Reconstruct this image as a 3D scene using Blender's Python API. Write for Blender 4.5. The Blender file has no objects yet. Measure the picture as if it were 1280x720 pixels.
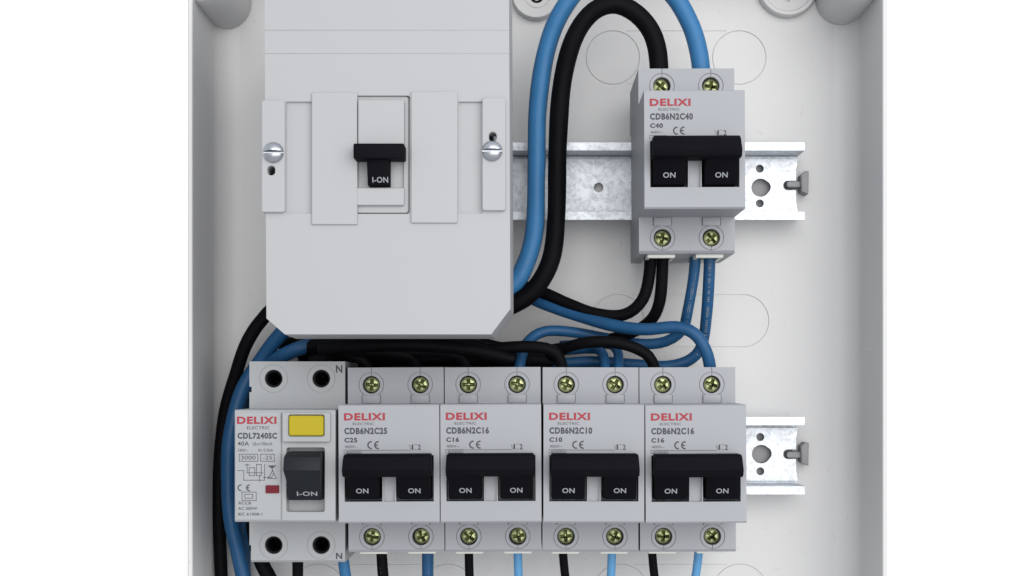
import bpy, bmesh, math, random
from mathutils import Vector, Matrix
random.seed(7)
S = bpy.context.scene
COL = S.collection
MM = 0.001

# ------------------------------------------------------------------ camera
# Local plan used everywhere: x right, y up, z out of the panel towards the viewer (millimetres).
# World: X = x, Y = -z, Z = y (metres).
CAM_D, FPX, CX, CY = 554.0, 1709.0, 665.0, 478.0
def M3(x, y, z): return Vector((x * MM, -z * MM, y * MM))
cd = bpy.data.cameras.new('camera'); cam = bpy.data.objects.new('camera', cd); COL.objects.link(cam)
cam.location = M3(0, 0, CAM_D); cam.rotation_euler = (math.pi / 2, 0, 0)
cd.sensor_width = 36.0; cd.lens = FPX / 1280 * 36.0
cd.shift_x = -(CX - 640) / 1280; cd.shift_y = (CY - 360) / 1280
cd.clip_start = 0.01; cd.clip_end = 50
S.camera = cam

# ------------------------------------------------------------------ light
w = bpy.data.worlds.new('World'); S.world = w; w.use_nodes = True
bg = w.node_tree.nodes['Background']; bg.inputs[1].default_value = 1.0
_N, _L = w.node_tree.nodes, w.node_tree.links      # plain room light: brighter towards the ceiling than towards the floor
_tc = _N.new('ShaderNodeTexCoord'); _sx = _N.new('ShaderNodeSeparateXYZ'); _L.new(_tc.outputs['Generated'], _sx.inputs[0])
_cr = _N.new('ShaderNodeValToRGB'); _mr = _N.new('ShaderNodeMapRange'); _mr.inputs[1].default_value = -1; _mr.inputs[2].default_value = 1
_L.new(_sx.outputs['Z'], _mr.inputs[0]); _L.new(_mr.outputs[0], _cr.inputs[0]); _L.new(_cr.outputs[0], bg.inputs[0])
_e = _cr.color_ramp.elements; _e[0].position = .30; _e[0].color = (.68, .69, .71, 1); _e[1].position = .72; _e[1].color = (.90, .93, .97, 1)
def area(name, loc, target, sx, sy, power, color=(1, 1, 1)):
    l = bpy.data.lights.new(name, 'AREA'); l.shape = 'RECTANGLE'; l.size = sx; l.size_y = sy
    l.energy = power; l.color = color
    o = bpy.data.objects.new(name, l); COL.objects.link(o); o.location = loc
    o.rotation_euler = (Vector(target) - Vector(loc)).to_track_quat('-Z', 'Y').to_euler()
    return o
area('key_light', (0.55, -1.6, 0.34), (0.0, 0, 0.0), 2.2, 1.6, 35, (1.0, 0.985, 0.96))  # broad soft key lamp from the upper right, outside the view
S.view_settings.view_transform = 'Standard'; S.view_settings.look = 'None'
S.view_settings.exposure = 0.0; S.view_settings.gamma = 1.0
S.render.engine = 'CYCLES'
try: S.cycles.pixel_filter_width = 2.3
except Exception: pass
S.cycles.max_bounces = 8; S.cycles.diffuse_bounces = 5

# ------------------------------------------------------------------ materials
def mat(name, col, rough=0.45, metal=0.0, spec=0.5, var=0.04, nscale=60.0, bump=0.0, bscale=900.0, dirt=0.0, coat=0.0):
    m = bpy.data.materials.new(name); m.use_nodes = True
    nt = m.node_tree; N, L = nt.nodes, nt.links
    b = N['Principled BSDF']
    b.inputs['Roughness'].default_value = rough; b.inputs['Metallic'].default_value = metal
    b.inputs['Specular IOR Level'].default_value = spec; b.inputs['Coat Weight'].default_value = coat
    tc = N.new('ShaderNodeTexCoord')
    n = N.new('ShaderNodeTexNoise'); n.inputs['Scale'].default_value = nscale; n.inputs['Detail'].default_value = 6
    L.new(tc.outputs['Object'], n.inputs['Vector'])
    mr = N.new('ShaderNodeMapRange'); mr.inputs[1].default_value = .3; mr.inputs[2].default_value = .7
    mr.inputs[3].default_value = 1 - var; mr.inputs[4].default_value = 1 + var
    L.new(n.outputs[0], mr.inputs[0])
    hs = N.new('ShaderNodeHueSaturation'); hs.inputs['Color'].default_value = (*col, 1)
    L.new(mr.outputs[0], hs.inputs['Value'])
    last = hs.outputs[0]
    if dirt > 0:
        d = N.new('ShaderNodeTexNoise'); d.inputs['Scale'].default_value = 420; d.inputs['Detail'].default_value = 3
        L.new(tc.outputs['Object'], d.inputs['Vector'])
        r = N.new('ShaderNodeMapRange'); r.inputs[1].default_value = .68; r.inputs[2].default_value = .78
        r.inputs[3].default_value = 0; r.inputs[4].default_value = dirt
        L.new(d.outputs[0], r.inputs[0])
        mx = N.new('ShaderNodeMix'); mx.data_type = 'RGBA'
        L.new(r.outputs[0], mx.inputs[0]); L.new(last, mx.inputs[6]); mx.inputs[7].default_value = (.12, .11, .1, 1)
        last = mx.outputs[2]
    L.new(last, b.inputs['Base Color'])
    rr = N.new('ShaderNodeMapRange'); rr.inputs[3].default_value = rough * .8; rr.inputs[4].default_value = min(1, rough * 1.25)
    L.new(n.outputs[0], rr.inputs[0]); L.new(rr.outputs[0], b.inputs['Roughness'])
    if bump > 0:
        n2 = N.new('ShaderNodeTexNoise'); n2.inputs['Scale'].default_value = bscale; n2.inputs['Detail'].default_value = 4
        L.new(tc.outputs['Object'], n2.inputs['Vector'])
        bp = N.new('ShaderNodeBump'); bp.inputs['Strength'].default_value = bump; bp.inputs['Distance'].default_value = 0.0003
        L.new(n2.outputs[0], bp.inputs['Height']); L.new(bp.outputs[0], b.inputs['Normal'])
    return m
def zinc(name):
    m = bpy.data.materials.new(name); m.use_nodes = True
    nt = m.node_tree; N, L = nt.nodes, nt.links; b = N['Principled BSDF']
    b.inputs['Metallic'].default_value = 0.8
    tc = N.new('ShaderNodeTexCoord')
    v = N.new('ShaderNodeTexVoronoi'); v.inputs['Scale'].default_value = 620
    n = N.new('ShaderNodeTexNoise'); n.inputs['Scale'].default_value = 800; n.inputs['Detail'].default_value = 8; n.inputs['Roughness'].default_value = .7
    L.new(tc.outputs['Object'], v.inputs['Vector']); L.new(tc.outputs['Object'], n.inputs['Vector'])
    sp = N.new('ShaderNodeSeparateColor'); L.new(v.outputs['Color'], sp.inputs[0])
    ad = N.new('ShaderNodeMath'); ad.operation = 'ADD'; L.new(n.outputs[0], ad.inputs[0])
    mu = N.new('ShaderNodeMath'); mu.operation = 'MULTIPLY'; mu.inputs[1].default_value = .22
    L.new(sp.outputs[0], mu.inputs[0]); L.new(mu.outputs[0], ad.inputs[1])
    cr = N.new('ShaderNodeValToRGB'); e = cr.color_ramp.elements
    e[0].position = .32; e[0].color = (.50, .52, .55, 1); e[1].position = .68; e[1].color = (.68, .71, .75, 1)
    L.new(ad.outputs[0], cr.inputs[0]); L.new(cr.outputs[0], b.inputs['Base Color'])
    rr = N.new('ShaderNodeMapRange'); rr.inputs[3].default_value = .7; rr.inputs[4].default_value = .5
    L.new(ad.outputs[0], rr.inputs[0]); L.new(rr.outputs[0], b.inputs['Roughness'])
    bp = N.new('ShaderNodeBump'); bp.inputs['Strength'].default_value = .10; bp.inputs['Distance'].default_value = .0001
    L.new(n.outputs[0], bp.inputs['Height']); L.new(bp.outputs[0], b.inputs['Normal'])
    return m
MAT = dict(
    wall=mat('white_paint', (.95, .95, .95), .9, var=.004),
    tray=mat('enclosure_plastic', (.545, .545, .548), .5, var=.02, nscale=14, bump=.12, dirt=.2),
    cover=mat('cover_plastic', (.33, .335, .348), .5, var=.015, nscale=12, bump=.06),
    body=mat('breaker_plastic', (.27, .28, .302), .5, var=.02, nscale=45, bump=.08, dirt=.10),
    body_w=mat('residual_device_plastic', (.29, .30, .31), .5, var=.02, nscale=45, bump=.08, dirt=.10),
    clamp=mat('clamp_plastic', (.66, .67, .62), .4),
    black=mat('black_plastic', (.003, .003, .005), .6, spec=.06, var=.2, bump=.1, bscale=1500),
    charcoal=mat('charcoal_plastic', (.007, .009, .013), .5, spec=.2, var=.2, bump=.1, bscale=1500),
    wblack=mat('black_wire_sheath', (.003, .003, .004), .55, var=.25, spec=.06, nscale=120, bump=.1),
    wblue=mat('blue_wire_sheath', (.028, .135, .30), .42, spec=.25, var=.08, nscale=120, bump=.1),
    wblue2=mat('dark_blue_wire_sheath', (.012, .068, .165), .42, spec=.25, var=.10, nscale=120, bump=.1),
    wblue3=mat('light_blue_wire_sheath', (.09, .27, .50), .45, spec=.3, var=.06, nscale=120, bump=.1),
    screw=mat('yellow_zinc', (.42, .45, .24), .42, metal=.85, var=.35, nscale=700, bump=.3),
    steel=mat('bright_steel', (.40, .42, .46), .3, metal=1, var=.1, nscale=400, bump=.1),
    hole=mat('hole_black', (.008, .008, .01), .6, spec=.1),  # near black; in the terminal holes it stands in for shade
    red=mat('red_print', (.27, .018, .032), .6, var=.05),
    ink=mat('grey_black_print', (.035, .04, .05), .6, var=.1),
    ink2=mat('pale_grey_print', (.16, .17, .19), .6, var=.1),
    wht=mat('white_print', (.24, .25, .27), .6),
    yellow=mat('yellow_button_plastic', (.35, .28, .008), .45, spec=.2, var=.03),
    redlens=mat('red_indicator_plastic', (.12, .010, .018), .5, spec=.15),
    lug=mat('grey_plastic', (.21, .21, .22), .5, var=.05),
    zinc=zinc('galvanised_steel'),
)

# ------------------------------------------------------------------ mesh tools (local millimetres)
class MB:
    def __init__(s): s.bm = bmesh.new()
    def prism(s, pts, z0, z1, pts2=None):
        """closed outline extruded z0..z1 (pts counter-clockwise)"""
        p2 = pts2 or pts
        a = [s.bm.verts.new((x, y, z0)) for x, y in pts]; b = [s.bm.verts.new((x, y, z1)) for x, y in p2]
        s.bm.faces.new(list(reversed(a))); s.bm.faces.new(b)
        n = len(pts)
        for i in range(n): s.bm.faces.new((a[i], a[(i + 1) % n], b[(i + 1) % n], b[i]))
        return s
    def box(s, x0, x1, y0, y1, z0, z1): return s.prism([(x0, y0), (x1, y0), (x1, y1), (x0, y1)], z0, z1)
    def cyl(s, cx, cy, r, z0, z1, n=32, r2=None):
        c = [(cx + r * math.cos(2 * math.pi * i / n), cy + r * math.sin(2 * math.pi * i / n)) for i in range(n)]
        r2 = r if r2 is None else r2
        c2 = [(cx + r2 * math.cos(2 * math.pi * i / n), cy + r2 * math.sin(2 * math.pi * i / n)) for i in range(n)]
        return s.prism(c, z0, z1, c2)
    def ring(s, cx, cy, r0, r1, z0, z1, n=40, a0=0, a1=2 * math.pi):
        full = abs(a1 - a0 - 2 * math.pi) < 1e-6
        m = n if full else n + 1
        L = []
        for i in range(m):
            a = a0 + (a1 - a0) * i / n
            c, d = math.cos(a), math.sin(a)
            L.append([s.bm.verts.new((cx + r * c, cy + r * d, z)) for r, z in ((r0, z0), (r1, z0), (r1, z1), (r0, z1))])
        for i in range(m if full else m - 1):
            A, B = L[i], L[(i + 1) % m]
            for k in range(4): s.bm.faces.new((A[k], A[(k + 1) % 4], B[(k + 1) % 4], B[k]))
        if not full: s.bm.faces.new(L[0][::-1]); s.bm.faces.new(L[-1])
        return s
    def extrude_x(s, prof, x0, x1):
        """profile of (y, z) swept along x"""
        a = [s.bm.verts.new((x0, y, z)) for y, z in prof]; b = [s.bm.verts.new((x1, y, z)) for y, z in prof]
        s.bm.faces.new(a); s.bm.faces.new(list(reversed(b))); n = len(prof)
        for i in range(n): s.bm.faces.new((a[i], b[i], b[(i + 1) % n], a[(i + 1) % n]))
        return s
    def mesh(s):
        bmesh.ops.recalc_face_normals(s.bm, faces=s.bm.faces)
        me = bpy.data.meshes.new('m'); s.bm.to_mesh(me); s.bm.free(); return me
def rrect(x0, x1, y0, y1, r, n=6):
    p = []
    for cx, cy, a in ((x1 - r, y1 - r, 0), (x0 + r, y1 - r, 90), (x0 + r, y0 + r, 180), (x1 - r, y0 + r, 270)):
        for i in range(n + 1):
            t = math.radians(a + 90 * i / n); p.append((cx + r * math.cos(t), cy + r * math.sin(t)))
    return p
def finish(me, cuts=(), bevel=0.0, seg=2):
    """boolean cuts and edge rounding, evaluated to a plain mesh"""
    tmp = []
    def add(m):
        o = bpy.data.objects.new('t', m); COL.objects.link(o); tmp.append(o); return o
    ob = add(me)
    for c in cuts:
        co = add(c.mesh() if isinstance(c, MB) else c)
        md = ob.modifiers.new('b', 'BOOLEAN'); md.operation = 'DIFFERENCE'; md.solver = 'EXACT'; md.object = co
    if bevel > 0:
        md = ob.modifiers.new('v', 'BEVEL'); md.width = bevel; md.segments = seg; md.limit_method = 'ANGLE'; md.angle_limit = math.radians(40)
        md.use_clamp_overlap = True
    dg = bpy.context.evaluated_depsgraph_get(); dg.update()
    res = bpy.data.meshes.new_from_object(ob.evaluated_get(dg))
    for o in tmp: bpy.data.objects.remove(o)
    return res
def world_mesh(me, keep=False):
    if 'custom_normal' in me.attributes: me.attributes.remove(me.attributes['custom_normal'])
    me.transform(Matrix(((MM, 0, 0, 0), (0, 0, -MM, 0), (0, MM, 0, 0), (0, 0, 0, 1))))
    for p in me.polygons: p.use_smooth = True
    me.set_sharp_from_angle(angle=math.radians(25))
    for p in me.polygons:
        if len(p.vertices) > 6 or (p.area > 1e-6 * 150 and not keep): p.use_smooth = False
    return me
def tag(o, label=None, cat=None, group=None, kind=None):
    for k, v in (('label', label), ('category', cat), ('group', group), ('kind', kind)):
        if v: o[k] = v
    return o
def part(name, mb, m, parent=None, cuts=(), bevel=0.0, seg=2, loc=(0, 0, 0), keep=False):
    me = mb.mesh() if isinstance(mb, MB) else mb
    if cuts or bevel: me = finish(me, cuts, bevel, seg)
    world_mesh(me, keep); me.name = name; me.materials.clear(); me.materials.append(MAT[m])
    o = bpy.data.objects.new(name, me); COL.objects.link(o); o.parent = parent; o.location = M3(*loc)
    return o
def thing(name, label, cat, loc, group=None):
    o = bpy.data.objects.new(name, None); COL.objects.link(o); o.empty_display_size = .01
    o.location = M3(*loc); return tag(o, label, cat, group)
def copy_tree(o, parent=None):
    c = o.copy(); COL.objects.link(c); c.parent = parent
    for ch in list(o.children): copy_tree(ch, c)
    return c
def text_mesh(items, z):
    """items: (string, x0, x1, y0, y1, boldness) each fitted to its box, one flat printed mesh"""
    out = bmesh.new()
    for s, x0, x1, y0, y1, bold in items:
        cu = bpy.data.curves.new('t', 'FONT'); cu.body = s; cu.size = 1; cu.offset = bold; cu.resolution_u = 3; cu.space_character = 1.0 + bold * 3
        o = bpy.data.objects.new('t', cu); COL.objects.link(o)
        dg = bpy.context.evaluated_depsgraph_get(); dg.update()
        me = bpy.data.meshes.new_from_object(o.evaluated_get(dg)); bpy.data.objects.remove(o)
        xs = [v.co.x for v in me.vertices]; ys = [v.co.y for v in me.vertices]
        ax, bx, ay, by = min(xs), max(xs), min(ys), max(ys)
        for v in me.vertices:
            v.co = ((v.co.x - ax) / (bx - ax) * (x1 - x0) + x0, (v.co.y - ay) / (by - ay) * (y1 - y0) + y0, z)
        out.from_mesh(me)
    me = bpy.data.meshes.new('t'); out.to_mesh(me); out.free(); return me
def bars_mesh(segs, z, t=.18):
    """thin printed strokes ((x0,y0),(x1,y1))"""
    bm = bmesh.new()
    for (x0, y0), (x1, y1) in segs:
        d = Vector((x1 - x0, y1 - y0)).normalized() * t / 2; n = Vector((-d.y, d.x))
        P = [(x0 - d.x + n.x, y0 - d.y + n.y), (x0 - d.x - n.x, y0 - d.y - n.y), (x1 + d.x - n.x, y1 + d.y - n.y), (x1 + d.x + n.x, y1 + d.y + n.y)]
        bm.faces.new([bm.verts.new((a, b, z)) for a, b in P])
    me = bpy.data.meshes.new('t'); bm.to_mesh(me); bm.free(); return me
def join_meshes(*ms):
    bm = bmesh.new()
    for m in ms: bm.from_mesh(m)
    me = bpy.data.meshes.new('t'); bm.to_mesh(me); bm.free(); return me
def W(px, py, z):
    k = (CAM_D - z) / FPX
    return ((px - CX) * k, (CY - py) * k, z)

# ------------------------------------------------------------------ wall behind the enclosure
wallm = MB().box(-1200, 1200, -900, 1100, -520, -500)
tag(part('wall', wallm, 'wall'), kind='structure')

# ------------------------------------------------------------------ enclosure tray
ZP = -8.0; ZR = 36.0
X0, X1, Y0, Y1 = -129.0, 133.2, -140.0, 176.0
enc = thing('electrical_enclosure', 'open pale grey plastic enclosure tray holding the breakers, rails and wires', 'enclosure', (0, 0, -12))
def tray():
    s = MB(); bm = s.bm; rings = []
    def loop(off, z, r):
        return [bm.verts.new((x, y, z)) for x, y in rrect(X0 - off, X1 + off, Y0 - off, Y1 + off, r, 8)]
    seq = [(-9, ZP, 6)]
    for i in range(1, 7):
        a = math.pi / 2 * i / 6
        seq.append((-9 + 9 * math.sin(a), ZP + 9 * (1 - math.cos(a)), 12))
    seq += [(-.1, 10, 12), (-.4, ZR - .6, 12), (-.1, ZR, 12), (1.0, ZR + .2, 13), (1.5, ZR - .3, 13.5), (1.0, 0, 13), (.4, -11, 13), (-.6, -12, 12)]
    for off, z, r in seq: rings.append(loop(off, z, r))
    n = len(rings[0])
    for A, B in zip(rings, rings[1:]):
        for i in range(n): bm.faces.new((A[i], A[(i + 1) % n], B[(i + 1) % n], B[i]))
    bm.faces.new(rings[0]); bm.faces.new(list(reversed(rings[-1])))
    return s
def at(px, py):
    x, y, _ = W(px, py, ZP); return x, y
cuts = []
G = .36
def groove_pair(pxl, pxr, py, r, half=False):
    (xl, yy), (xr, _) = at(pxl, py), at(pxr, py)
    cuts.append(MB().ring(xl, yy, r - G / 2, r + G / 2, ZP - .5, ZP + 1))
    cuts.append(MB().ring(xr, yy, r - G / 2, r + G / 2, ZP - .5, ZP + 1, 40, *((-math.pi / 2, math.pi / 2) if half else (0, 2 * math.pi))))
    for sy in (1, -1):
        cuts.append(MB().box(xl + r * .5, xr - (0.1 if half else r * .5), yy + sy * (r - .1) - G / 2, yy + sy * (r - .1) + G / 2, ZP - .32, ZP + 1.2))
groove_pair(766, 924, 72, 11.0)
groove_pair(772, 928, 401, 10.8, True)
G = .3
groove_pair(398, 560, 739, 11.2)
groove_pair(776, 925, 739, 11.2)
part('tray', tray(), 'tray', enc, cuts, loc=(0, 0, 12), keep=True)
def epart(name, mb, m='tray', cuts=(), bevel=.4, loc=(0, 0, 0)):
    return part(name, mb, m, enc, cuts, bevel, loc=(loc[0], loc[1], loc[2] + 12))
for qy in (-40, 90): epart('wall_standoff', MB().cyl(0, qy, 16, -499.9, -12.1, 32), bevel=1)
# corner posts
for px, py, sx in ((287, 4, -1), (1046, -2, 1)):
    x, y = at(px, py)
    p = MB().cyl(x + sx * 2, y, 11.2, ZP + .02, 33, 40, 10.4)
    epart('corner_post', p, cuts=[MB().cyl(x + sx * 2, y, 3, 20, 40, 20)], bevel=.8)
# screw bosses on the back panel
x, y = at(670, -4)
epart('mounting_boss', MB().cyl(x, y, 10.2, ZP + .02, ZP + 4.5, 48, 9.6), cuts=[MB().cyl(x + .3, y - .9, 2.9, ZP + .8, 10, 24), MB().ring(x + .3, y - .9, 4.8, 5.3, ZP + 4.2, 10)], bevel=.5)
epart('boss_insert', MB().ring(x + .3, y - .9, 1.2, 2.85, ZP + .85, ZP + 1.6, 24), 'hole', bevel=0)
x, y = at(983, -14)
epart('mounting_boss', MB().cyl(x, y, 12.4, ZP + .02, ZP + 4.5, 48, 11.9), cuts=[MB().cyl(x, y, 10.2, ZP + 3.6, 10, 40), MB().box(x - .7, x + .7, y - 6, y - .5, ZP + 2, 10)], bevel=.5)
# shallow side wall knock-outs
def side_plate(xw, dirn, y0, y1, z0, z1):
    s = MB(); pts = rrect(y0, y1, z0, z1, 5, 6); bm = s.bm
    a = [bm.verts.new((xw, p, q)) for p, q in pts]; b = [bm.verts.new((xw + dirn * .32, p, q)) for p, q in pts]
    bm.faces.new(a); bm.faces.new(list(reversed(b)))
    for i in range(len(pts)): bm.faces.new((a[i], b[i], b[(i + 1) % len(pts)], a[(i + 1) % len(pts)]))
    return s
epart('side_knockout', side_plate(X0 + .02, 1, 10, 34, 3, 33), bevel=.15)
epart('side_knockout', side_plate(X1 - .02, -1, 12, 36, 3, 33), bevel=.15)
# rail lugs (T shaped ribs that carry the rail ends)
for py in (229, 569):
    x, y, _ = W(985, py, 0)
    m = MB().prism(rrect(x, x + 8.2, y - 1.2, y + 1.2, 1.1, 4), ZP + .02, -2.5)
    epart('rail_lug', m, 'lug', bevel=.3)
    m = MB().prism([(x + 5.6, y - 3.2), (x + 8.4, y - 4.4), (x + 8.6, y + 5.0), (x + 7.2, y + 5.2), (x + 5.4, y + 3.6)], ZP + .03, -.5)
    epart('hole_shade_plate', MB().prism(rrect(x - 19, x + 3, y - 8.8, y + 8.8, 2, 4), ZP + .02, ZP + .5), 'lug', bevel=.15)  # added grey sheet, its tone stands in for shade under the rail holes
    epart('rail_lug', m, 'lug', bevel=.35)

# ------------------------------------------------------------------ mounting rails
def rail(cy_, xl, holes, label):
    t = thing('mounting_rail', label, 'rail', (0, cy_, -7), 'galvanised mounting rails')
    o, i, zl, zw = 15.5, 12.2, 8.0, -4.2
    prof = [(o, zl), (o, zl - 1), (i + 1, zl - 1), (i + 1, -7.8), (i - 2.2, -7.8), (i - 2.6, zw - 1), (-i + 2.6, zw - 1), (-i + 2.2, -7.8), (-i - 1, -7.8), (-i - 1, zl - 1), (-o, zl - 1), (-o, zl),
            (-i, zl), (-i, -7.0), (-i + 1.2, -7.0), (-i + 1.3, zw), (i - 1.3, zw), (i - 1.2, -7.0), (i, -7.0), (i, zl)]
    xr = 109.0
    c = []
    for hx, hy, r in holes: c.append(MB().cyl(hx, hy, r, zw - 4, zw + 3, 28))
    hx, hy, r = holes[0]
    c.append(MB().cyl(hx + 1.5, hy + .2, r * .72, zw - 4, zw + 3.2, 24))
    c.append(MB().prism(rrect(102.6, 116, -1.9, 1.9, 1.8, 5), zw - 4, zw + 3.4))
    c.append(MB().prism([(108.7, -11), (112, -11), (112, 11), (108.7, 11), (108.0, 7), (107.8, 0), (108.0, -7)], zw - 5, zw + 9))
    part('rail_channel', MB().extrude_x(prof, xl, xr), 'zinc', t, c, .25, loc=(0, 0, 7))
    return t
rail(80.4, -84, [(93.3, -.9, 3.7), (93.0, 6.9, 1.6), (93.0, -7.3, 1.6), (27.2, -.8, 1.9)], 'galvanised mounting rail running from behind the big cover under the upper breaker')
rail(-29.3, -118, [(93.6, 0, 3.8), (93.2, 7, 1.6), (93.2, -7, 1.6)], 'galvanised mounting rail carrying the bottom row, its holed end bare beside the last breaker')

# ------------------------------------------------------------------ terminal screw (shared)
def screw_mesh(r=2.95):
    def taper(a, b, z0, z1):      # wedge that narrows to an edge at the bottom
        A, B = a * .55, b * .1
        return MB().prism([(-A, -B), (A, -B), (A, B), (-A, B)], z0, z1, [(-a, -b), (a, -b), (a, b), (-a, b)])
    c = [taper(r * .86, .75, -2.0, 2.4), taper(.75, r * .86, -2.02, 2.41)]
    c += [MB().prism([(-.3, 0), (0, -.3), (.3, 0), (0, .3)], -2.2, 2.3, [(-1.5, 0), (0, -1.5), (1.5, 0), (0, 1.5)])]
    for a in (45, 135):
        q = math.radians(a); dx, dy = math.cos(q), math.sin(q); n = (-dy * .1, dx * .1); R = r * .72
        c.append(MB().prism([(-dx * R - n[0], -dy * R - n[1]), (dx * R - n[0], dy * R - n[1]), (dx * R + n[0], dy * R + n[1]), (-dx * R + n[0], -dy * R + n[1])], 1.55, 3))
    m = MB(); bm = m.bm; R_s = [(r, -3), (r, .9), (r * .93, 1.35), (r * .72, 1.68), (r * .4, 1.88)]; n = 32
    L = [[bm.verts.new((q * math.cos(2 * math.pi * i / n), q * math.sin(2 * math.pi * i / n), z)) for i in range(n)] for q, z in R_s]
    for A, B in zip(L, L[1:]):
        for i in range(n): bm.faces.new((A[i], A[(i + 1) % n], B[(i + 1) % n], B[i]))
    bm.faces.new(L[0][::-1]); bm.faces.new(L[-1])
    return finish(m.mesh(), c, .06, 1)
SCREW = world_mesh(screw_mesh()); SCREW.name = 'terminal_screw'; SCREW.materials.append(MAT['screw'])
SCREW_SHADED = SCREW.copy(); SCREW_SHADED.materials.clear(); SCREW_SHADED.materials.append(MAT['hole'])  # blackened copy, the shade of the deep holes put into its colour
def place_screw(parent, x, y, z, ang, tx=0, ty=0):
    o = bpy.data.objects.new('terminal_screw', SCREW); COL.objects.link(o); o.parent = parent
    o.location = M3(x, y, z)
    o.rotation_euler = (math.radians(tx), math.radians(ang), math.radians(ty))
    return o

# ------------------------------------------------------------------ two pole breaker
ZS, ZF = 45.0, 70.0
def breaker_body():
    m = MB().extrude_x([(-34.4, 3), (-34.4, ZS - 1.0), (-33.4, ZS), (-21, ZS), (-21, ZF - .6), (-20.4, ZF), (3.2, ZF), (20.6, ZF), (21, ZF - .6), (21, ZS), (34.4, ZS), (34.4, 3)][::-1], -17.85, 17.85)
    c = [MB().box(-30, 30, -17, 17, -5, 8.2)]
    for sx in (-1, 1):
        cx = sx * 9.1
        # toggle windows with sloping floor
        c.append(MB().box(cx - 6.7, cx + 6.7, -13.4, 3.0, ZF - 7, ZF + 5))
        for y in (28.0, -28.6):
            c.append(MB().cyl(cx, y, 3.3, ZS - 12, ZS + 3, 32))
            c.append(MB().ring(cx, y, 4.45, 4.75, ZS - .5, ZS + 2, 36))
            s = 1 if y > 0 else -1
            c.append(MB().box(cx - .14, cx + .14, min(y + s * 3, s * 40), max(y + s * 3, s * 40), ZS - .6, ZS + 3))
            for dx in (-3.4, 3.4):
                c.append(MB().box(cx + dx - .15, cx + dx + .15, min(s * 21.2, s * 24.2), max(s * 21.2, s * 24.2), ZS - .5, ZS + 3))
            # wire entries in the end faces
        for s in (-1, 1):
            c.append(MB().box(cx - 4.6, cx + 4.6, s * 34.4 - 7, s * 34.4 + 7, 20, 36))
    # shallow central saddle between the levers and a middle seam on the shoulders
    c.append(MB().box(-2.0, 2.0, -13.4, 3.0, ZF - 1.2, ZF + 4))
    return finish(m.mesh(), c, .28, 2)
BODY = breaker_body()
def lever_mesh():
    # side profile (y, z): front face leans back towards the bottom
    prof = [(3.4, 60), (3.4, 75), (-3.5, 76.5), (-7, 73.0), (-12.0, 70.8), (-12.6, 70.2), (-12.6, 63.5), (-9, 60)]
    return finish(MB().extrude_x(prof[::-1], -5.8, 5.8).mesh(), (), .35, 2)
LEVER = lever_mesh()
def bar_mesh():
    prof = [(3.7, 66.0), (3.7, 76.6), (2.9, 77.8), (-1.5, 79.4), (-3.6, 78.8), (-4.2, 77.6), (-4.2, 71), (-2, 66)]
    m = MB().extrude_x(prof[::-1], -15.6, 15.6)
    me = m.mesh()
    for v in me.vertices:      # narrower at the top edge and at its lower lip
        k = 1.0 if v.co.y < 2 else .975
        if v.co.y < -3.9: k = .985
        v.co.x *= k
    return finish(me, (), .55, 3)
BAR = bar_mesh()
def shared(me, m):
    c = me.copy(); world_mesh(c); c.materials.clear(); c.materials.append(MAT[m]); return c
B_BODY, B_LEVER, B_BAR = shared(BODY, 'body'), shared(LEVER, 'black'), shared(BAR, 'black')
WORD_ON = shared(join_meshes(text_mesh([('ON', -2.2, 2.2, -1.0, 1.0, .02)], 0)), 'wht')
for v in WORD_ON.vertices: pass
CLAMP = shared(finish(MB().box(-5.2, 5.2, -35.6, -33.2, 14, 40).mesh(), [MB().box(-4, 4, -40, -30, 17, 37)], .3), 'clamp')
TAB = shared(finish(MB().box(-3.3, 3.3, 0, 3.15, -.3, .7).mesh(), (), .2), 'body')
def link(name, me, parent, loc=(0, 0, 0), rot=None):
    o = bpy.data.objects.new(name, me); COL.objects.link(o); o.parent = parent; o.location = M3(*loc)
    if rot: o.rotation_euler = rot
    return o
LOGO = shared(text_mesh([('DELIXI', -15.9, -1.4, 15.4, 18.0, .042)], ZF + .06), 'red')
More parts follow.
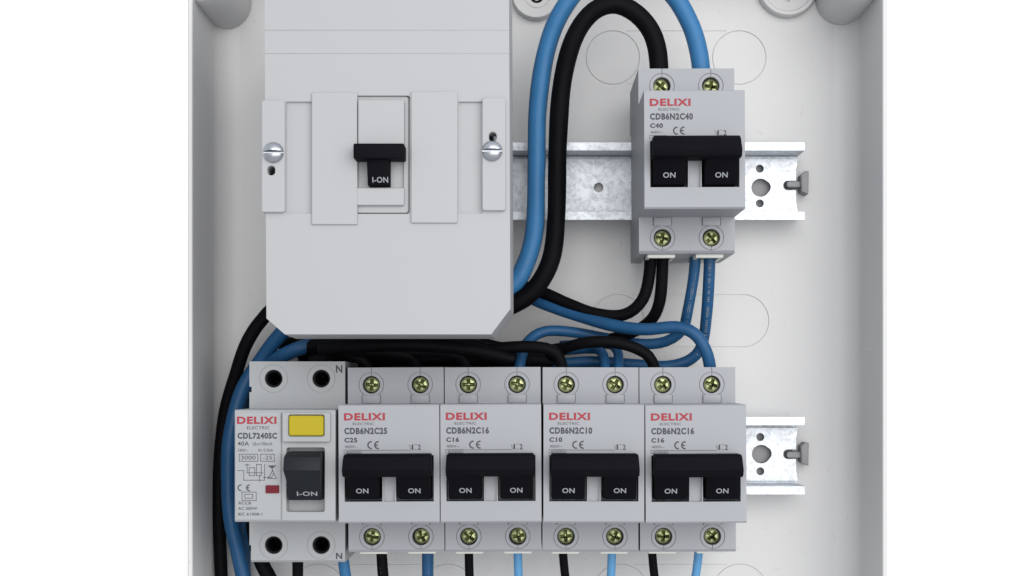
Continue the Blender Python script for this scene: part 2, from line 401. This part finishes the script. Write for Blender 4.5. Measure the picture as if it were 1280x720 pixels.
def breaker(x, y, code, rating, label, angles, clamps=True):
    t = thing('circuit_breaker', label, 'circuit breaker', (x, y, 3), 'two pole circuit breakers')
    t.rotation_euler = (math.radians(random.uniform(-.25, .25)), math.radians(random.uniform(-.3, .3)), math.radians(random.uniform(-.3, .3)))
    dz = (0, 0, -3)
    link('body', B_BODY, t, dz)
    link('toggle_bar', B_BAR, t, dz)
    for sx in (-1, 1):
        lv = link('toggle_lever', B_LEVER, t, (sx * 9.1, 0, -3))
        link('printed_word', WORD_ON, lv, (random.uniform(-.2, .2), -9.4, 72.21), (math.radians(23.7), 0, 0))
    k = 0
    for yy in (28.0, -28.6):
        for sx in (-1, 1):
            a, ox, oy = angles[k]; k += 1
            place_screw(t, sx * 9.1 + ox, yy + oy, ZS - 3 - 3.2, a)
    for sx in (-1, 1):
        for q in (21.05, -24.2): link('terminal_tab', TAB, t, (sx * 9.1, q, -3 + ZS))
    if clamps:
        for sx in (-1, 1): link('wire_clamp', CLAMP, t, (sx * 9.1, 0, -3))
    link('logo_lettering', LOGO, t, dz)
    txt = text_mesh([('ELECTRIC', -12.8, -5.2, 13.75, 14.65, 0), (code, -15.8, -.6, 10.5, 12.9, .045), (rating, -15.8, -11.2, 7.6, 9.3, .045),
                     ('400V~', -15.7, -11.2, 5.6, 6.6, .0), ('1', 8.0, 8.6, 4.9, 6.8, .02), ('2', 10.2, 11.3, 4.9, 6.8, .02), ('6000', -15.2, -10.4, 3.95, 4.75, 0)], ZF + .06)
    pm = [((-15.9, 3.75), (-9.9, 3.75)), ((-15.9, 4.95), (-9.9, 4.95)), ((-15.9, 3.75), (-15.9, 4.95)), ((-9.9, 3.75), (-9.9, 4.95)), ((-9.9, 4.8), (7.4, 4.8)),
          ((7.2, 6.6), (7.7, 5.2)), ((9.1, 6.8), (9.7, 6.8)), ((9.1, 5.0), (9.7, 5.0))]
    part('rating_lettering', join_meshes(txt, bars_mesh(pm, ZF + .06, .16)), 'ink', t, loc=dz)
    part('approval_mark', ce_mark(-7.7, 5.2, 4.1, 2.9, ZF + .06), 'ink', t, loc=dz)
    return t
def ce_mark(x, y, wdt, h, z):
    r = h / 2; bm = bmesh.new(); tk = h * .17
    for cx, bar in ((x + r, False), (x + wdt - r * .15, True)):
        pr = None; n = 14
        for i in range(n + 1):
            a = math.radians(80 + 200 * i / n)
            q = [bm.verts.new((cx + rr * math.cos(a), y + r + rr * math.sin(a), z)) for rr in (r - tk, r)]
            if pr: bm.faces.new((pr[0], pr[1], q[1], q[0]))
            pr = q
        if bar: bm.faces.new([bm.verts.new(p) for p in ((cx - r + tk * .8, y + r - tk / 2, z), (cx - .1, y + r - tk / 2, z), (cx - .1, y + r + tk / 2, z), (cx - r + tk * .8, y + r + tk / 2, z))])
    bmesh.ops.recalc_face_normals(bm, faces=bm.faces)
    me = bpy.data.meshes.new('t'); bm.to_mesh(me); bm.free(); return me
def rnda(lst): return [(a, ox, oy) for a, ox, oy in lst]
ROWY = -28.9
breaker(57.5, 82.4, 'CDB6N2C40', 'C40', 'two pole breaker alone on the upper rail, fed by the thick blue and black cables', rnda([(40, -.3, .1), (8, .2, 0), (10, 0, 0), (50, .2, 0)]))
breaker(-50.6, ROWY, 'CDB6N2C25', 'C25', 'two pole breaker marked C25, beside the residual current device with the yellow button', rnda([(5, 0, 0), (30, .1, 0), (12, 0, 0), (65, .3, 0)]))
breaker(-14.5, ROWY, 'CDB6N2C16', 'C16', 'two pole breaker in the bottom row with the C25 breaker on its left', rnda([(0, 0, 0), (15, 0, 0), (40, 0, 0), (80, .3, .1)]))
breaker(21.6, ROWY, 'CDB6N2C10', 'C10', 'two pole breaker marked C10 in the bottom row, second from the right end', rnda([(20, 0, 0), (33, 0, 0), (85, -.1, 0), (28, -.1, 0)]))
breaker(57.8, ROWY + .3, 'CDB6N2C16', 'C16', 'two pole breaker ending the bottom row, next to the bare rail end', rnda([(45, 0, 0), (20, .1, 0), (4, 0, 0), (48, 0, 0)]))

# ------------------------------------------------------------------ residual current device
RX, RY = -87.2, -29.6
rcd = thing('residual_current_device', 'residual current device with yellow test button and wide black switch at the left end', 'circuit breaker', (RX, RY, 3))
dz = (0, 0, -3)
m = MB().extrude_x([(-37.4, 3), (-37.4, ZS - 1), (-36.6, ZS), (-19.8, ZS), (-19.8, ZF - .6), (-19.2, ZF), (19.4, ZF), (19.9, ZF - .6), (19.9, ZS), (37.4, ZS), (37.4, 3)][::-1], -18, 17.6)
c = [MB().box(-30, 30, -17.5, 17.5, -5, 8.2)]
for cx in (-9.0, 8.7):
    for y in (31.0, -31.0):
        c.append(MB().cyl(cx, y, 3.35, ZS - 20, ZS + 3, 32))
        c.append(MB().ring(cx, y, 5.1, 5.3, ZS - .25, ZS + 2, 40))
c.append(MB().box(-1.55, -1.25, -30, 19, ZF - .45, ZF + 3))             # step between label half and switch half
c.append(MB().prism(rrect(.2, 13.9, -16.3, 6.6, .8, 3), ZF - 5, ZF + 3))  # switch well
c.append(MB().box(-25, -17.2, 26, 28.0, 20, 60)); c.append(MB().box(-25, -17.4, -40, -31, 20, 60))
part('body', m, 'body_w', rcd, c, .28, loc=dz)
for cx in (-9.0, 8.7):
    for y in (31.0, -31.0):
        o = place_screw(rcd, cx, y, ZS - 3 - 17, random.uniform(0, 90)); o.data = SCREW_SHADED
        part('hole_shade_lining', MB().ring(cx, y, 2.6, 3.28, ZS - 19, ZS - 1.2, 28), 'hole', rcd, loc=dz)  # added black lining that paints the hole as dark as deep shade
# label plate
part('label_plate', MB().prism(rrect(-17.7, -1.8, -19.0, 18.9, .4, 2), ZF + .01, ZF + .2), 'body_w', rcd, bevel=.08, loc=dz)
part('button_frame', MB().prism(rrect(-.9, 16.0, 8.6, 19.0, .8, 4), ZF - .5, ZF + 1.6), 'body_w', rcd, [MB().prism(rrect(1.3, 13.9, 10.6, 18.2, .6, 4), ZF - 2, ZF + 4)], .25, loc=dz)
btn = part('test_button', MB().prism(rrect(1.55, 13.7, 10.8, 17.9, .7, 4), ZF - 1, ZF + 2.6), 'yellow', rcd, bevel=.5, seg=3, loc=dz)
sw = MB().extrude_x([(5.0, 62), (5.0, 73.5), (3.6, 77), (-1, 78.5), (-5, 75.2), (-8, 73.2), (-12.0, 71.2), (-12.4, 62)][::-1], -5.9, 5.9).mesh()
for v in sw.vertices:
    if -2 < v.co.y < 4.0 and v.co.z > 74: v.co.x *= 1.10
    elif v.co.y > 4.2: v.co.x *= 1.04
sw = part('switch_lever', sw, 'charcoal', rcd, bevel=.4, loc=(7.0, 0, -3))
part('printed_word', text_mesh([('I-ON', -2.6, 4.6, -.9, .9, .02)], 0), 'wht', sw, loc=(0, -9.6, 72.55)).rotation_euler = (math.radians(26.5), 0, 0)
part('indicator_window', MB().prism(rrect(-7.0, -2.2, -9.6, -6.8, .2, 2), ZF, ZF + .7), 'redlens', rcd, bevel=.12, loc=dz)
part('logo_lettering', text_mesh([('DELIXI', -17.2, -3.2, 14.9, 17.5, .042)], ZF + .26), 'red', rcd, loc=dz)
T = [('ELECTRIC', -13.6, -5.6, 13.0, 14.1, 0), ('CDL7240SC', -17.0, -3.0, 9.6, 11.8, .045), ('40A', -17.0, -12.9, 7.2, 8.7, .01), ('I\u0394n=30mA', -11.6, -4.6, 7.3, 8.5, 0),
     ('240V~', -17.0, -13.2, 5.1, 6.1, 0), ('Im 0.5kA', -9.6, -4.4, 5.1, 6.2, 0), ('3000', -15.8, -10.6, 2.3, 3.7, .0), ('-25', -8.0, -4.8, 2.3, 3.7, .0),
     ('RCCB', -16.6, -12.2, -13.6, -12.6, .01), ('AC 500W', -16.8, -10.0, -15.5, -14.5, .01), ('IEC 61008-1', -16.8, -8.2, -17.5, -16.5, .01)]
def rect(x0, x1, y0, y1): return [((x0, y0), (x1, y0)), ((x1, y0), (x1, y1)), ((x1, y1), (x0, y1)), ((x0, y1), (x0, y0))]
dg_ = rect(-16.4, -9.8, 1.7, 4.2) + rect(-8.8, -4.0, 1.7, 4.2) + rect(-12.9, -10.9, -3.4, -.6) + rect(-10.3, -8.6, -3.4, .6) + rect(-15.4, -10.4, -12.2, -9.2) + rect(-14.4, -11.6, -11.4, -10.0)
dg_ += [((-17, -1.6), (-14.8, -1.6)), ((-14.8, -1.6), (-14.8, -5.0)), ((-14.8, -5.0), (-7.6, -5.0)), ((-13.6, .7), (-13.6, -2.4)), ((-13.6, -2.4), (-8.0, -2.4)), ((-14.4, .4), (-12.8, .4)),
        ((-8.0, -4.0), (-5.0, -4.0)), ((-5.0, -4.0), (-4.2, -2.6)), ((-7.4, .6), (-7.4, -5.0)), ((-9.2, -5.4), (-9.2, -3.4)), ((-6.2, -4.4), (-4.6, -1.6)), ((-4.6, -1.6), (-3.2, -4.4)), ((-3.2, -4.4), (-6.2, -4.4)), ((-4.7, -1.6), (-4.7, .1))]
part('rating_lettering', join_meshes(text_mesh(T, ZF + .26), bars_mesh(dg_, ZF + .26, .2)), 'ink', rcd, loc=dz)
part('sensor_symbol', MB().prism([(-6.4, .2), (-3.2, .2), (-4.8, -.9)], ZF + .25, ZF + .27), 'ink', rcd, loc=dz)
part('approval_mark', ce_mark(-17.0, -8.9, 4.4, 2.4, ZF + .26), 'ink', rcd, loc=dz)
part('terminal_letter', text_mesh([('N', 14.2, 16.6, 33.2, 36.0, .03)], ZS + .06), 'ink', rcd, loc=dz)
part('terminal_letter', text_mesh([('N', 14.2, 16.6, -36.2, -33.8, .03)], ZS + .06), 'ink', rcd, loc=dz)

# ------------------------------------------------------------------ main cover
ZC = 85.0
cov = thing('main_breaker_cover', 'large pale grey plastic cover with clipped lower corners over the main switch', 'cover', (-50, 60, 60))
def cp(px, py, z=ZC):
    x, y, _ = W(px, py, z); return x, y
L_, R_ = cp(330, 0)[0], cp(636, 0)[0]
TOP = 152.0
bl = cp(333, 398); bl2 = cp(356, 418); br2 = cp(614, 418); br = cp(638, 386)
out = [(bl2[0], bl2[1]), (br2[0], br2[1]), (br[0], br[1]), (R_, TOP), (L_, TOP), (bl[0], bl[1])]
kx = sum(p[0] for p in out) / 6; ky = sum(p[1] for p in out) / 6
def inset(pts, d): return [(p[0] + (d if p[0] < kx else -d), p[1] + (d if p[1] < ky else -d)) for p in pts]
m = MB().prism(inset(out, -.7), 58, ZC, out)
inner = inset(out, 2.2)
win = rrect(*[cp(443, 0, ZC)[0], cp(512.5, 0, ZC)[0], cp(0, 267.5, ZC)[1], cp(0, 119.5, ZC)[1]], .8, 4)
c = [MB().prism(inner, 50, ZC - 2.2), MB().prism(win, 60, 100)]
# recessed side strips between the ears and the middle pads, and faint steps near the top
sy0, sy1 = cp(0, 267)[1], cp(0, 127)[1]
for a, b in ((358, 390), (573, 603)):
    c.append(MB().box(cp(a, 0)[0], cp(b, 0)[0], sy0, sy1, ZC - 1.1, ZC + 3))
for hx_, hy_ in ((340, 214), (616, 172)):
    q = cp(hx_, hy_); c.append(MB().box(q[0] - 2, q[0] + 2, q[1] - 2.2, q[1] + 2.2, ZC - 20, ZC + 5))
for py in (38, 67):
    yy = cp(0, py)[1]; c.append(MB().box(L_ - 5, R_ + 5, yy - .12, yy + .12, ZC - .13, ZC + 3))
part('cover_shell', m, 'cover', cov, c, .5, loc=(50, -60, -60))
def cpart(name, mb, m='cover', cuts=(), bevel=.3): return part(name, mb, m, cov, cuts, bevel, loc=(50, -60, -60))
for a, b, t0, t1 in ((390, 447, 116, 281), (514, 572, 115, 279)):
    cpart('middle_pad', MB().box(cp(a, 0)[0], cp(b, 0)[0], cp(0, t1)[1], cp(0, t0)[1], ZC - 1.5, ZC + .9))
for a, b, t0, t1, sx_, sy_ in ((328, 357, 126, 266, 340, 214), (603, 632, 123, 264, 616, 172)):
    x0, x1, y0, y1 = cp(a, 0)[0], cp(b, 0)[0], cp(0, t1)[1], cp(0, t0)[1]
    hx, hy = cp(sx_, sy_)
    cpart('fixing_ear', MB().prism(rrect(x0, x1, y0, y1, .8, 3), ZC - 6, ZC + 1.6), cuts=[MB().prism(rrect(hx - 1.3, hx + 1.3, hy - 1.6, hy + 1.6, 1.2, 4), ZC - 14, ZC + 4)], bevel=.35)
    qx, qy = cp(341 if a < 400 else 615, 190 if a < 400 else 188, ZC + 3)
    s = MB().cyl(qx, qy, 3.6, ZC + 1.6, ZC + 2.4, 32); s2 = MB()
    # domed slotted head
    bm = s2.bm; n = 28; prev = None
    bmesh.ops.create_uvsphere(bm, u_segments=28, v_segments=14, radius=3.5)
    for v in bm.verts: v.co = Vector((v.co.x + qx, v.co.y + qy, max(v.co.z, -.2) * .55 + ZC + 2.0))
    me = s2.mesh()
    cpart('fixing_screw', me, 'steel', [MB().prism([(qx - 5, qy - .15), (qx + 5, qy - .15), (qx + 5, qy + .15), (qx - 5, qy + .15)], ZC + 1.9, ZC + 5, [(qx - 5, qy - .8), (qx + 5, qy - .8), (qx + 5, qy + .8), (qx - 5, qy + .8)])], 0)

# ------------------------------------------------------------------ main switch under the cover
ms = thing('main_switch', 'pale main switch module with black T shaped handle, showing through the cover window', 'switch', (-50, 80, 0))
def mpart(name, mb, m='cover', cuts=(), bevel=.3, parent=None): return part(name, mb, m, parent or ms, cuts, bevel, loc=(50, -80, 0))
mpart('module_flange', MB().box(cp(440, 0)[0], cp(516, 0)[0], cp(0, 271)[1], cp(0, 116)[1], 60.1, 82.7))
mpart('module_body', MB().box(L_ + 6, R_ - 6, 40, 140, 9, 60))
xa, xb = cp(445, 0, 86)[0], cp(504, 0, 86)[0]; y_top, y_bot = cp(0, 122, 86)[1], cp(0, 264, 84)[1]
xr_ = cp(511, 0, 82.5)[0]
mpart('rocker_housing', MB().prism(rrect(cp(444.5, 0, 84)[0], xr_, cp(0, 266, 84)[1], cp(0, 120.5, 84)[1], 1, 4), 60, 84), cuts=[MB().box(xa - 1 + 1.5, xr_ - 1.5, cp(0, 236, 84)[1], cp(0, 184, 84)[1], 81.2, 90)], bevel=.4)
ya = cp(0, 184, 86)[1]
mpart('upper_plate', MB().prism(rrect(cp(447, 0, 87)[0], cp(505, 0, 87)[0], ya, cp(0, 124, 87)[1], .8, 4), 83.0, 86.5), bevel=.5)
yb0, yb1 = cp(0, 257, 85)[1], cp(0, 235, 85)[1]
mpart('lower_plate', MB().prism(rrect(cp(444, 0, 86)[0], cp(505, 0, 86)[0], yb0, yb1, .5, 3), 83.0, 85.6), bevel=.4)
h = MB().box(cp(441.5, 0, 92)[0], cp(505, 0, 92)[0], cp(0, 198, 92)[1], cp(0, 179, 92)[1], 84, 92)
hd = mpart('handle_bar', h, 'black', bevel=.5)
hy0, hy1 = cp(0, 232, 87)[1], cp(0, 196, 87)[1]
st = MB().extrude_x([(hy1, 78), (hy1, 90), (hy0 + .3, 86.8), (hy0, 86.4), (hy0, 78)], cp(459.5, 0, 87)[0], cp(487, 0, 87)[0])
stem = mpart('handle_stem', st, 'black', bevel=.3)
pw = part('printed_word', text_mesh([('I-ON', -2.7, 2.7, -1.0, 1.0, .02)], 0), 'wht', stem)
sl = math.atan2(90 - 86.8, hy1 - hy0 - .3)
px_, py_ = cp(475.5, 225, 87); pw.location = M3(px_ , py_ , 86.8 + (py_ - hy0 - .3) * math.tan(sl) + .12); pw.rotation_euler = (sl, 0, 0)

# ------------------------------------------------------------------ wires
def wire(name, pts, r, m, label, group=None, cat='wire', px=True, marks=None):
    P = [Vector(W(*p)) if px else Vector(p) for p in pts]
    P = [P[0] * 2 - P[1]] + P + [P[-1] * 2 - P[-2]]
    path = []
    for i in range(1, len(P) - 2):
        a, b, c_, d = P[i - 1:i + 3]; L = (c_ - b).length; n = max(3, int(L / 2.2))
        for k in range(n):
            t = k / n; t2 = t * t; t3 = t2 * t
            path.append(.5 * ((2 * b) + (c_ - a) * t + (2 * a - 5 * b + 4 * c_ - d) * t2 + (3 * b - a - 3 * c_ + d) * t3))
    path.append(P[-2])
    bm = bmesh.new(); n = 16; rings = []
    up = Vector((0, 0, 1)); tprev = None; nrm = None
    for i, p in enumerate(path):
        t = (path[min(i + 1, len(path) - 1)] - path[max(i - 1, 0)]).normalized()
        if nrm is None: nrm = t.cross(up).normalized()
        nrm = (nrm - t * nrm.dot(t)).normalized(); bn = t.cross(nrm)
        q_ = i * .21 + pts[0][0]; rr_ = r * (1 + .018 * math.sin(q_) + .012 * math.sin(2.7 * q_ + 1))
        p = p + (nrm * math.sin(q_ * .6) + bn * math.cos(q_ * .43)) * r * .05
        rings.append([bm.verts.new(p + (nrm * math.cos(2 * math.pi * k / n) + bn * math.sin(2 * math.pi * k / n)) * rr_) for k in range(n)])
    for A, B in zip(rings, rings[1:]):
        for k in range(n): bm.faces.new((A[k], A[(k + 1) % n], B[(k + 1) % n], B[k]))
    bm.faces.new(rings[0][::-1]); bm.faces.new(rings[-1])
    bmesh.ops.recalc_face_normals(bm, faces=bm.faces)
    me = bpy.data.meshes.new(name); bm.to_mesh(me); bm.free()
    o = path[len(path) // 2]
    me.transform(Matrix.Translation(-o))
    ob = part(name, me, m, loc=o)
    if marks:
        f0, f1, mm = marks; b2 = bmesh.new(); rg = random.Random(len(path))
        for i in range(int(f0 * len(path)), int(f1 * len(path)) - 1):
            for k in range(3):
                if rg.random() < .3: continue
                p = path[i].lerp(path[i + 1], k / 3); t = (path[i + 1] - path[i]).normalized(); sdir = t.cross(up).normalized()
                fr = sdir.cross(t).normalized(); hw, hl = rg.uniform(.35, .6), rg.uniform(.12, .26)
                if fr.z < 0: fr = -fr
                c0 = p + fr * (r + .03) - o
                b2.faces.new([b2.verts.new(c0 + sdir * a * hw - fr * .06 + t * b_ * hl) for a, b_ in ((-1, -1), (1, -1), (1, 1), (-1, 1))])
        me2 = bpy.data.meshes.new('t'); b2.to_mesh(me2); b2.free()
        part('printed_marks', me2, mm, ob)
    return tag(ob, label, cat, group)

wire('blue_cable', [(590, 372, 24), (637, 359, 24), (657, 330, 24), (669, 285, 23), (671, 210, 22), (672, 135, 22), (682, 65, 24), (702, 14, 27), (738, -26, 29), (788, -36, 30), (833, -14, 30), (860, 25, 30), (874, 68, 30), (880, 125, 30)], 3.55, 'wblue',
     'thick blue cable looping from the big cover up and over into the upper breaker', cat='cable')
wire('black_cable', [(590, 400, 22), (640, 381, 24), (668, 362, 25), (689, 325, 26), (696, 270, 26), (697, 180, 25), (702, 105, 27), (717, 48, 31), (742, 14, 33), (772, 6, 33), (802, 24, 32), (820, 58, 31), (825, 120, 30)], 3.6, 'wblack',
     'thick black cable arching beside the blue one into the upper breaker', cat='cable')
GU = 'wires leaving the upper breaker'
wire('black_wire', [(812, 300, 30), (812, 338, 28), (803, 374, 26), (780, 393, 23), (745, 392, 20), (710, 380, 16), (678, 366, 13), (640, 356, 10), (590, 356, 8)], 2.35, 'wblack', 'black wire curving left from the upper breaker to under the thick cable', GU)
wire('black_wire', [(829, 300, 30), (828, 345, 28), (824, 380, 25), (812, 402, 20), (785, 418, 15), (750, 426, 11), (690, 437, 7), (600, 447, 5)], 2.3, 'wblack', 'black wire dropping from the upper breaker and passing behind the blue wires', GU)
wire('blue_wire', [(870, 300, 30), (868, 340, 28), (860, 388, 22), (853, 412, 17), (832, 427, 14), (800, 430, 12), (760, 423, 12), (715, 415, 13), (682, 414, 15), (662, 425, 18), (652, 445, 24), (647, 480, 28)], 2.15, 'wblue2', 'blue wire from the upper breaker bending left to the C16 breaker below', GU, marks=(.08, .35, 'ink2'))
wire('blue_wire', [(887, 300, 30), (886, 345, 28), (883, 395, 22), (878, 430, 16), (864, 449, 14), (835, 458, 13), (790, 456, 11), (740, 452, 9), (680, 455, 8), (590, 448, 7)], 2.25, 'wblue2', 'blue wire from the upper breaker looping behind the last breaker of the row', GU, marks=(.08, .35, 'ink2'))
wire('blue_wire', [(600, 360, 8), (650, 368, 9), (680, 380, 12), (720, 394, 17), (765, 407, 24), (805, 412, 30), (845, 409, 34), (868, 417, 36), (882, 437, 36), (888, 460, 34), (889, 485, 31)], 2.4, 'wblue2', 'blue wire slanting from under the cover to the right pole of the last bottom breaker')
wire('black_wire', [(600, 462, 10), (660, 455, 12), (690, 446, 18), (708, 435, 26), (738, 428, 32), (772, 429, 34), (800, 438, 34), (815, 452, 33), (824, 485, 31)], 2.2, 'wblack', 'black wire arching into the left pole of the last bottom breaker')
wire('black_wire', [(560, 450, 22), (605, 439, 30), (645, 434, 33), (682, 436, 34), (699, 448, 33), (706, 485, 31)], 2.3, 'wblack', 'black wire arching into the left pole of the second breaker from the right')
wire('blue_wire', [(690, 440, 6), (735, 436, 10), (752, 440, 20), (757, 458, 27), (759, 485, 30)], 1.9, 'wblue2', 'left one of two short blue wires dropping into the second breaker from the right')
wire('blue_wire', [(700, 432, 5), (755, 430, 8), (771, 438, 20), (773, 458, 27), (770, 485, 31)], 1.9, 'wblue2', 'right one of two short blue wires dropping into the second breaker from the right')
GB = 'dark wires bundled under the cover edge'
BLS = ['lowest, deepest black wire of the bundle under the cover edge', 'broad black wire right behind the lower edge of the cover', 'black wire of the bundle passing just above the middle breakers', 'black wire running deepest, close behind the breaker tops', 'black wire tucked highest against the cover edge, towards the left corner', 'foremost black wire of the bundle, nearest the viewer']
bundle = [
    [(375, 447, 6), (430, 436, 10), (500, 433, 14), (580, 436, 16), (650, 442, 16), (700, 448, 12)],
    [(360, 440, 14), (420, 428, 22), (500, 428, 26), (570, 428, 24), (640, 446, 20), (690, 452, 16)],
    [(390, 452, 22), (440, 441, 28), (510, 444, 32), (570, 446, 30), (620, 446, 26), (660, 452, 20)],
    [(380, 458, 0), (450, 452, 4), (540, 450, 6), (620, 452, 6), (700, 455, 4), (730, 458, 2)],
    [(350, 430, 4), (420, 426, 8), (500, 424, 10), (580, 426, 10), (640, 438, 6), (690, 440, 2)],
    [(400, 436, 34), (450, 432, 38), (510, 430, 40), (560, 434, 38), (600, 440, 36), (640, 450, 32)],
]
for p, bl_ in zip(bundle, BLS): wire('black_wire', p, 2.7, 'wblack', bl_, GB)
wire('black_wire', [(400, 436, 30), (440, 443, 33), (458, 455, 33), (465, 485, 31)], 2.3, 'wblack', 'black wire turning down into the left pole of the C25 breaker')
wire('black_wire', [(440, 438, 36), (500, 441, 37), (518, 452, 34), (525, 485, 31)], 2.3, 'wblack', 'black wire turning down into the right pole of the C25 breaker')
wire('black_wire', [(510, 440, 36), (562, 441, 37), (580, 452, 34), (586, 485, 31)], 2.3, 'wblack', 'black wire turning down into the left pole of the breaker beside the C25 one')
wire('dark_blue_wire', [(400, 452, 12), (440, 443, 22), (480, 438, 31), (540, 437, 33), (580, 437, 30), (620, 444, 20)], 1.9, 'wblue2', 'dark blue wire half hidden in the black bundle under the cover')
# left side
wire('black_cable', [(400, 385, 16), (352, 380, 14), (326, 402, 12), (307, 432, 10), (294, 470, 6), (280, 520, 3), (274, 590, 1), (274, 650, 1), (276, 700, 1), (280, 790, 1)], 2.6, 'wblack', 'thick black cable sweeping down the left side of the enclosure', cat='cable')
wire('blue_cable', [(410, 392, 22), (370, 402, 18), (346, 424, 14), (325, 452, 9), (302, 490, 10), (288, 545, 12), (285.5, 600, 12), (289, 650, 12), (300, 700, 12), (316, 770, 12)], 3.0, 'wblue2', 'thick blue cable curving down behind the residual current device', cat='cable')
wire('blue_cable', [(450, 424, 16), (400, 430, 17), (366, 439, 18), (338, 456, 10), (320, 485, 2), (310, 540, -3), (305, 600, -4), (304, 660, -4), (304, 700, -4), (308, 780, -4)], 2.9, 'wblue2', 'second thick blue cable, fanning out lower beneath the cover corner', cat='cable')
wire('black_cable', [(316, 620, 6), (318, 660, 8), (326, 700, 10), (342, 735, 10), (352, 790, 10)], 3.0, 'wblack', 'black cable slanting out below the residual current device', cat='cable')
# outgoing wires
GO = 'wires leaving the bottom row downwards'
outs = [(372, 372, 2.1, 'wblack', 'black_wire', 'black wire leaving the bottom of the residual current device'),
        (428, 432, 2.2, 'wblue', 'blue_wire', 'blue wire leaving the bottom of the residual current device'),
        (477, 479, 2.1, 'wblack', 'black_wire', 'black wire leaving the bottom of the C25 breaker'),
        (535, 535, 2.2, 'wblue2', 'blue_wire', 'darker blue wire leaving the bottom of the C25 breaker'),
        (586, 587, 1.65, 'wblack', 'black_wire', 'black wire leaving the bottom C16 breaker next to the C25 one'),
        (647, 648, 1.65, 'wblue3', 'light_blue_wire', 'light blue wire leaving the bottom C16 breaker next to the C25 one'),
        (704, 707, 1.65, 'wblack', 'black_wire', 'black wire leaving the bottom of the breaker second from the right'),
        (765, 764, 1.65, 'wblue3', 'light_blue_wire', 'light blue wire leaving the bottom of the breaker second from the right'),
        (815, 818, 1.65, 'wblack', 'black_wire', 'black wire leaving the bottom of the last breaker in the row'),
        (873, 869, 1.65, 'wblue3', 'light_blue_wire', 'light blue wire leaving the bottom of the last breaker in the row')]
for i, (a, b, r, m, nm, lb) in enumerate(outs):
    d = b - a
    wire(nm, [(a - d * .5, 668, 28), (a, 692, 28), (b, 722, 27), (b + d * 2, 760, 25), (b + d * 3, 800, 20)], r, m, lb, GO, marks=(.1, .9, 'ink2') if i in (2, 3) else None)
